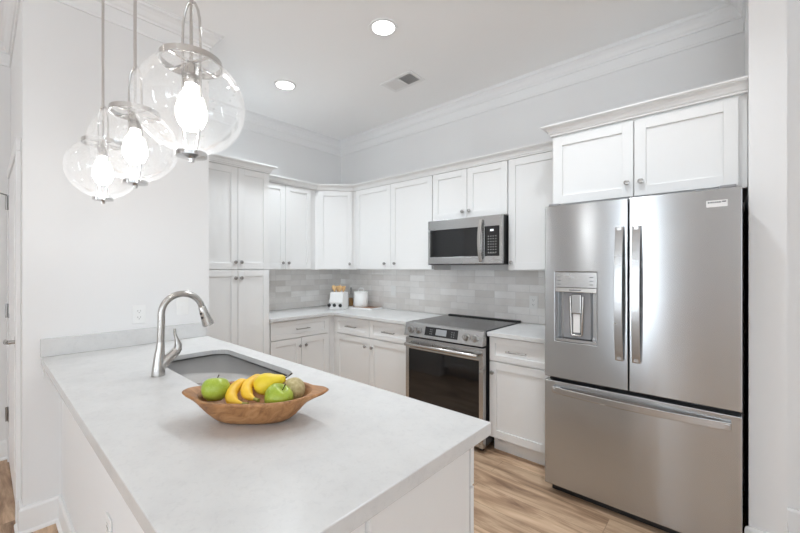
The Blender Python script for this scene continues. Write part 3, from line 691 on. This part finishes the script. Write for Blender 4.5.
# ------------------------------------------------------------------ pendant lamps
PZB = 1.711
def pendant(x, y, label):
    t = thing('pendant_lamp', (x, y, PZB), label, 'lamp', 'pendant lamps over the peninsula')
    mb = MB(); gz = PZB+.146; r = .143; prof = []
    a0, a1 = math.asin(.036/r), PI-math.asin(.076/r)
    A = [a0+(a1-a0)*i/30 for i in range(31)]
    prof = [(r*math.sin(a), gz-.96*r*math.cos(a)) for a in A]+[((r-.003)*math.sin(a), gz-.96*(r-.003)*math.cos(a)) for a in reversed(A)]
    rings = [[(x+q*math.cos(2*PI*k/56), y+q*math.sin(2*PI*k/56), z) for k in range(56)] for q, z in prof]; rings.append(rings[0])
    mb.loft(rings, cap=False); bmesh.ops.remove_doubles(mb.bm, verts=mb.bm.verts, dist=1e-6); mb.build('glass_globe', 'glass', t, smooth='all')
    zt = gz+.96*r*math.cos(math.asin(.076/r))
    mb = MB(); ring = [(.0755, zt-.004), (.0795, zt-.004), (.0795, zt+.013), (.0755, zt+.013), (.0755, zt-.004)]
    mb.loft([[(x+q*math.cos(2*PI*k/48), y+q*math.sin(2*PI*k/48), z) for k in range(48)] for q, z in ring], cap=False)
    bmesh.ops.remove_doubles(mb.bm, verts=mb.bm.verts, dist=1e-6); mb.build('ring_band', 'chrome', t, smooth=True)
    zc = zt+.004; yaw = math.radians(20)
    mb = MB(); mb.tube([(x-.0765*math.cos(yaw), y-.0765*math.sin(yaw), zc), (x+.0765*math.cos(yaw), y+.0765*math.sin(yaw), zc)], .004, 8)
    mb.tube([(x+.0765*math.sin(yaw), y-.0765*math.cos(yaw), zc), (x-.0765*math.sin(yaw), y+.0765*math.cos(yaw), zc)], .004, 8); mb.build('cross_bar', 'chrome', t, smooth=True)
    # arched stirrup above the ring, its legs running down inside the globe to the bottom disc
    ar = Vector((math.cos(YAW-.25), math.sin(YAW-.25)))
    for s_ in (-1, 1):
        pts = []
        for w_, z in ((.002, 2.151), (.012, 2.144), (.022, 2.124), (.028, 2.094), (.030, 2.049), (.030, 1.939), (.031, 1.869), (.030, 1.809), (.024, 1.764), (.016, 1.724)):
            pts.append((x+s_*w_*ar.x, y+s_*w_*ar.y, z))
        mb = MB(); mb.tube(pts, .0035, 10); mb.build('stirrup_arm', 'chrome', t, smooth=True)
    mb = MB(); mb.tube([(x, y, 2.139), (x, y, CEIL-.022)], .0055, 12); mb.build('stem', 'chrome', t, smooth=True)
    mb = MB(); mb.lathe([(.062, CEIL-.0005), (.062, CEIL-.012), (.055, CEIL-.022), (.012, CEIL-.026), (.0, CEIL-.026)], (x, y, 0), 32); mb.build('ceiling_canopy', 'chrome', t, smooth=True)
    mb = MB(); mb.tube([(x, y, 2.139), (x, y, 1.954)], .0045, 10); mb.lathe([(0, 1.914), (.0185, 1.914), (.0185, 1.961), (.012, 1.973), (0, 1.974)], (x, y, 0), 20); mb.build('socket', 'nickel', t, smooth=True)
    mb = MB(); mb.lathe([(0, 1.785), (.016, 1.787), (.030, 1.799), (.039, 1.821), (.0395, 1.845), (.031, 1.875), (.018, 1.902), (.0145, 1.915), (0, 1.915)], (x, y, 0), 24); bl = mb.build('bulb', 'bulb', t, smooth=True)  # bulb made oversize so its lit shape takes in the glow around it
    mb = MB(); mb.lathe([(0, PZB-.016), (.007, PZB-.016), (.009, PZB-.006), (.016, PZB-.004), (.040, PZB), (.0405, PZB+.011), (.034, PZB+.013), (0, PZB+.013)], (x, y, 0), 32); mb.build('bottom_disc', 'chrome', t, smooth=True)
    l = bpy.data.lights.new('bulb_light', 'POINT'); l.energy = 2.0; l.shadow_soft_size = .03; l.color = (.93, .965, 1)
    lo = bpy.data.objects.new('bulb_light', l); C.objects.link(lo); lo.parent = t; lo.location = (0, 0, .045)
pendant(-1.132, .398, 'clear glass globe pendant largest in view, nearest the camera over the peninsula')
pendant(-1.656, .386, 'clear glass globe pendant in the middle of the row of three')
pendant(-2.172, .380, 'clear glass globe pendant smallest in view, closest to the sink wall')

# ------------------------------------------------------------------ ceiling fittings
def can_light(x, y, label, watts=9):
    t = thing('ceiling_light', (x, y, CEIL), label, 'light', 'recessed ceiling lights')
    mb = MB(); rg = [(.075, CEIL-.0005), (.098, CEIL-.0005), (.096, CEIL-.007), (.078, CEIL-.009), (.075, CEIL-.0005)]
    mb.loft([[(x+q*math.cos(2*PI*k/40), y+q*math.sin(2*PI*k/40), z) for k in range(40)] for q, z in rg], cap=False); mb.build('trim_ring', 'trim', t, smooth=True)
    mb = MB(); mb.lathe([(0, CEIL-.004), (.0755, CEIL-.004), (.0755, CEIL-.001), (0, CEIL-.001)], (x, y, 0), 40); mb.build('diffuser', 'canlight', t)
    l = bpy.data.lights.new('can_beam', 'AREA'); l.shape = 'DISK'; l.size = .15; l.spread = math.radians(125); l.energy = watts; l.color = (.87, .945, 1)
    lo = bpy.data.objects.new('can_beam', l); C.objects.link(lo); lo.parent = t; lo.location = (0, 0, -.012)
can_light(-1.77, 1.85, 'round recessed ceiling light nearer the camera, left of the air vent')
can_light(-2.99, 1.84, 'round recessed ceiling light farther off, above the tall pantry cupboard')
can_light(-.55, 1.84, 'unseen round recessed ceiling light added in front of the refrigerator to spread the light', 6.5)  # out of view, added at the row's spacing to spread the light
for x_ in (-2.6, -.5, 1.6, 3.4):
    for y_ in (-1.3, -3.2): can_light(x_, y_, 'made-up round recessed ceiling light behind the camera, added to help light the kitchen', 1.5)  # living room lights invented to help light the kitchen
t = thing('air_vent', (-2.163, 2.505, CEIL), 'white two-way air vent in the ceiling', 'vent')
vx0, vx1, vy0, vy1 = -2.338, -1.988, 2.402, 2.607
mb = MB()
for q in ((vx0, vx1, vy0, vy0+.03), (vx0, vx1, vy1-.03, vy1), (vx0, vx0+.03, vy0+.03, vy1-.03), (vx1-.03, vx1, vy0+.03, vy1-.03), (-2.171, -2.155, vy0+.03, vy1-.03)): mb.box(*q, CEIL-.008, CEIL-.0005)
mb.build('frame', 'trim', t, .001)
box('duct_opening', 'grey', vx0+.03, vx1-.03, vy0+.03, vy1-.03, CEIL-.0015, CEIL-.0005, t)
for x0, x1, sg in ((vx0+.03, -2.171, -1), (-2.155, vx1-.03, 1)):
    n_ = 9
    for i in range(n_):
        xx = x0+(x1-x0)*(i+.5)/n_; mb = MB(); a_ = .006*sg
        mb.loft([[(xx-a_-.001, y_, CEIL-.002), (xx-a_+.001, y_, CEIL-.002), (xx+a_+.001, y_, CEIL-.009), (xx+a_-.001, y_, CEIL-.009)] for y_ in (vy0+.03, vy1-.03)]); mb.build('louver', 'trim', t)

# ------------------------------------------------------------------ dough bowl with fruit
BC = Vector((-1.135, .593, CT)); ang = YAW
RT = Vector((math.cos(ang), math.sin(ang), 0)); FW = Vector((-math.sin(ang), math.cos(ang), 0))
BT = Matrix(((RT.x, FW.x, 0, BC.x), (RT.y, FW.y, 0, BC.y), (0, 0, 1, BC.z), (0, 0, 0, 1)))
def bowl_ring(a, b, z, p, tip=0.0, tw=.05, n=64, tz=0.0):
    out = []
    for k in range(n):
        th_ = 2*PI*k/n; c_, s_ = math.cos(th_), math.sin(th_)
        x_ = a*math.copysign(abs(c_)**(2/p), c_); y_ = b*math.copysign(abs(s_)**(2/p), s_); zz = z
        if tip:
            g = max(0.0, 1-(abs(y_)/tw)**2); x_ += math.copysign(tip*g**.8, c_) if abs(c_) > .2 and g > 0 else 0; zz += tz*g*(abs(c_) > .2)
        out.append((x_, y_, zz))
    return out
mb = MB(); mb.T = BT
mb.loft([bowl_ring(.105, .055, .0005, 2.6), bowl_ring(.118, .066, .006, 2.6), bowl_ring(.150, .095, .036, 2.5), bowl_ring(.172, .114, .066, 2.5), bowl_ring(.184, .122, .080, 2.5, .052, .062, tz=.004), bowl_ring(.184, .122, .088, 2.5, .056, .06, tz=.008),
         bowl_ring(.170, .110, .088, 2.5), bowl_ring(.160, .102, .066, 2.5), bowl_ring(.135, .082, .036, 2.5), bowl_ring(.095, .048, .018, 2.4), bowl_ring(.04, .02, .015, 2.2)])
bo = tag(mb.build('dough_bowl', 'bowl', loc=BC, smooth=True), 'carved brown wooden dough bowl of fruit on the peninsula worktop', 'bowl')
sub = bo.modifiers.new('smooth', 'SUBSURF'); sub.levels = 1; sub.render_levels = 1
def bp(a, b, z): return BT @ Vector((a, b, z))
def pix(u_, v_, z_):
    """point on the view ray of a measured direction at depth z_ (used once, to set fruit down in the bowl)"""
    l_ = (u_-394.36)/372.6*z_; return Vector((-math.sin(YAW)*z_+math.cos(YAW)*l_, math.cos(YAW)*z_+math.sin(YAW)*l_, CAM_H-(v_-267.45)/372.6*z_))
def apple(c_, r, tilt, label):
    t = thing('apple', c_-Vector((0, 0, r*.9)), label, 'apple', 'green apples in the bowl')
    Tm = Matrix.Translation(c_) @ Matrix.Rotation(tilt[1], 4, 'Z') @ Matrix.Rotation(tilt[0], 4, 'X')
    mb = MB(); mb.T = Tm
    prof = [(0, -.70), (.13, -.76), (.28, -.84), (.48, -.80), (.74, -.58), (.92, -.25), (1.0, .10), (.97, .42), (.83, .70), (.62, .86), (.42, .90), (.24, .82), (.10, .68), (0, .60)]
    mb.lathe([(a*r, b*r*.95) for a, b in prof], seg=32, wob=lambda k, z: 1+.018*math.cos(5*2*PI*k/32)*(1 if z < 0 else .4)); ap = mb.build('flesh', 'apple', t, smooth='all')
    mb = MB(); mb.T = Tm; mb.tube([(0, 0, .55*r), (.04*r, 0, .85*r), (.14*r, .03*r, 1.12*r)], [.0018, .0014, .002], 8); mb.build('stem', 'stem', t, smooth=True)
apple(bp(-.124, -.014, .094), .042, (-.35, .9), 'green apple at the left end of the wooden bowl')
apple(bp(.083, -.040, .077), .0440, (.5, 2.2), 'green apple at the front right of the wooden bowl, in front of the brown fruit')
def banana(pts, label, r=.0195):
    P = [bp(*p) for p in pts]; t = thing('banana', P[len(P)//2]-Vector((0, 0, r)), label, 'banana', 'bananas in the bowl')
    # smooth the control points into a curve
    Q = []
    for i in range(len(P)-1):
        p0, p1, p2, p3 = P[max(i-1, 0)], P[i], P[i+1], P[min(i+2, len(P)-1)]
        for k in range(6):
            s_ = k/6; Q.append(.5*((2*p1)+(-p0+p2)*s_+(2*p0-5*p1+4*p2-p3)*s_*s_+(-p0+3*p1-3*p2+p3)*s_**3))
    Q.append(P[-1]); n_ = len(Q); rad = []
    for i in range(n_):
        s_ = i/(n_-1); q = min(1, (s_/.18))**.6 if s_ < .18 else (min(1, (1-s_)/.30)**.75 if s_ > .7 else 1)
        rad.append(max(.0045, r*q))
    mb = MB(); mb.tube(Q, rad, 10); o_ = mb.build('peel', 'banana', t, smooth='all'); s2 = o_.modifiers.new('smooth', 'SUBSURF'); s2.levels = 1; s2.render_levels = 1
    mb = MB(); d_ = (Q[-1]-Q[-3]).normalized(); mb.tube([Q[-1]-d_*.004, Q[-1]+d_*.006, Q[-1]+d_*.014], [.0052, .0048, .0058], 10); mb.build('stem', 'banana_tip', t, smooth=True)
    mb = MB(); d_ = (Q[0]-Q[2]).normalized(); mb.tube([Q[0]-d_*.003, Q[0]+d_*.003], [.0048, .003], 8); mb.build('tip', 'stem', t, smooth=True)
banana([(-.043, .054, .098), (-.062, .030, .100), (-.070, -.005, .092), (-.063, -.040, .082), (-.040, -.070, .076), (-.006, -.083, .075)], 'yellow banana nearest the left apple', .0188)
banana([(.005, .064, .108), (-.015, .048, .110), (-.028, .014, .104), (-.024, -.018, .094), (-.006, -.044, .085), (.020, -.060, .081)], 'yellow banana between the other banana and the pear', .0188)
def pear():
    c0, c1 = bp(.026, .006, .107), bp(.080, .020, .120); ax = (c1-c0).normalized()
    t = thing('pear', c0-Vector((0, 0, .034)), 'yellow pear lying on top of the fruit with its dark stem up', 'pear')
    s_ = [(-.034, .004), (-.032, .015), (-.024, .026), (-.010, .0335), (.006, .034), (.022, .029), (.036, .0215), (.050, .0165), (.060, .0125), (.066, .006)]
    mb = MB(); mb.tube([c0+ax*a for a, _ in s_], [b for _, b in s_], 24); mb.build('flesh', 'pear', t, smooth='all')
    mb = MB(); e_ = c0+ax*.064; mb.tube([e_, e_+ax*.012+Vector((0, 0, .003)), e_+ax*.024+Vector((0, 0, .009))], [.0022, .0019, .0028], 8); mb.build('stem', 'stem', t, smooth=True)
pear()
c_ = bp(.114, .022, .082)
mb = MB(); mb.T = Matrix.Translation(c_) @ Matrix.Rotation(.5, 4, 'Y'); r = .038
mb.lathe([(r*math.sin(PI*i/16)*(1 if 0 < i < 16 else 0), -r*1.12*math.cos(PI*i/16)) for i in range(17)], seg=28)
tag(mb.build('kiwi', 'kiwi', smooth='all', loc=c_-Vector((0, 0, .036))), 'round brown fuzzy fruit at the right end of the wooden bowl', 'fruit')

# ------------------------------------------------------------------ things in the corner of the worktop
kc = Vector((-3.385, 2.788, CT)); ka = YAW-.32
ku = Vector((math.cos(ka), math.sin(ka), 0)); kn = Vector((math.sin(ka), -math.cos(ka), 0))
t = thing('utensil_crock', kc, 'white boxy ceramic crock with three black knobs holding wooden utensils', 'crock')
mb = MB(); mb.T = face_matrix(kc, ku, kn)
def sec(front, back, hw, z): return [(-hw, -back, z), (hw, -back, z), (hw, front, z), (-hw, front, z)]
mb.loft([sec(.075, .075, .083, .0005), sec(.075, .075, .085, .075), sec(.045, .075, .082, .200), sec(.037, .067, .074, .200), sec(.040, .067, .074, .02)]); mb.build('body', 'ceramic', t, .004)
mb = MB(); mb.T = face_matrix(kc, ku, kn); mb.loft([[(-.083, .076, .078), (.083, .076, .078), (.080, .048, .198), (-.080, .048, .198)], [(-.083, .083, .078), (.083, .083, .078), (.080, .055, .198), (-.080, .055, .198)]]); mb.build('front_plate', 'ceramic', t, .003)
for q in (-.078, -.012, .062):
    a = kc+ku*q+kn*.075+Vector((0, 0, .052)); mb = MB(); mb.tube([a, a+kn*.012, a+kn*.022, a+kn*.03], [.010, .020, .019, .010], 16); mb.build('knob', 'dark', t, smooth=True)
spn = [(-.058, .00, 0), (-.022, -.02, 1), (.014, .005, 0), (.050, -.015, 1)]
lbs = ['wooden spoon leftmost of the utensils in the crock', 'wooden spatula second from the left in the crock', 'wooden spoon third from the left in the crock', 'wooden spatula rightmost of the utensils in the crock']
for (q, w_, kd), lb in zip(spn, lbs):
    b0 = kc+ku*q*.6+kn*w_+Vector((0, 0, .022)); tp = kc+ku*q+kn*w_+Vector((0, 0, .205)); ax = (tp-b0).normalized()
    mb = MB(); mb.tube([b0, tp], .006, 8); rings = []
    prof = [(0, .006), (.018, .020), (.036, .027), (.054, .026), (.068, .018), (.074, .004)] if kd == 0 else [(0, .006), (.012, .018), (.045, .023), (.06, .023), (.064, .018)]
    for s_, h in prof:
        rings.append([tp+ax*s_+ku*h*math.cos(2*PI*k/12)+kn*.005*math.sin(2*PI*k/12) for k in range(12)])
    mb.loft(rings); tag(mb.build('wooden_spoon' if kd == 0 else 'wooden_spatula', 'spoon', loc=b0, smooth=True), lb, 'utensil', 'wooden utensils in the crock')
# board, canister, bottle
cc = Vector((-3.277, 3.037, CT+.018))
ba = math.radians(8); bu = Vector((math.cos(ba), math.sin(ba), 0)); bn = Vector((math.sin(ba), -math.cos(ba), 0))
bc = Vector((-3.205, 3.048, CT))
mb = MB(); mb.T = face_matrix(bc, bu, bn); mb.box(-.165, .165, -.105, .11, .0085, .0175); t = tag(mb.build('serving_board', 'board', bevel=.002, loc=bc), 'small wooden serving board with pale edge under the canister', 'board')
mb = MB(); mb.T = face_matrix(bc, bu, bn); mb.box(-.167, .167, .110, .116, .0005, .019).box(.165, .171, -.105, .116, .0005, .019).box(-.171, -.165, -.105, .116, .0005, .019); mb.build('rim', 'ceramic', t, .001)
t = thing('canister', cc, 'white round lidded ceramic canister on the serving board', 'canister')
mb = MB(); mb.lathe([(0, .0005), (.080, .0005), (.085, .008), (.0865, .03), (.0865, .160), (.085, .165), (0, .165)], cc, 36); mb.build('body', 'ceramic', t, smooth=True)
mb = MB(); mb.lathe([(0, .1655), (.087, .1655), (.089, .171), (.086, .179), (.05, .187), (0, .190)], cc, 36); ldd = mb.build('lid', 'ceramic', t, smooth=True)
mb = MB(); mb.tube([cc+RT*.032*math.cos(PI*i/10)+Vector((0, 0, .187+.036*math.sin(PI*i/10))) for i in range(11)], .007, 10); mb.build('loop_handle', 'ceramic', ldd, smooth=True)
oc = Vector((-3.559, 3.127, CT+.0005))
t = thing('oil_bottle', oc, 'slim clear glass bottle with amber liquid between the crock and the canister', 'bottle')
mb = MB(); mb.lathe([(0, .0005), (.026, .0005), (.027, .01), (.027, .13), (.022, .15), (.012, .165), (.011, .20), (.014, .203), (.014, .21), (0, .21)], oc, 24); mb.build('body', 'bottle', t, smooth=True)
mb = MB(); mb.lathe([(0, .003), (.0245, .003), (.0245, .10), (0, .10)], oc, 24); mb.build('liquid', 'oil', t, smooth=True)
mb = MB(); mb.lathe([(0, .2105), (.008, .2105), (.010, .225), (.006, .232), (0, .233)], oc, 16); mb.build('stopper', 'grey', t, smooth=True)
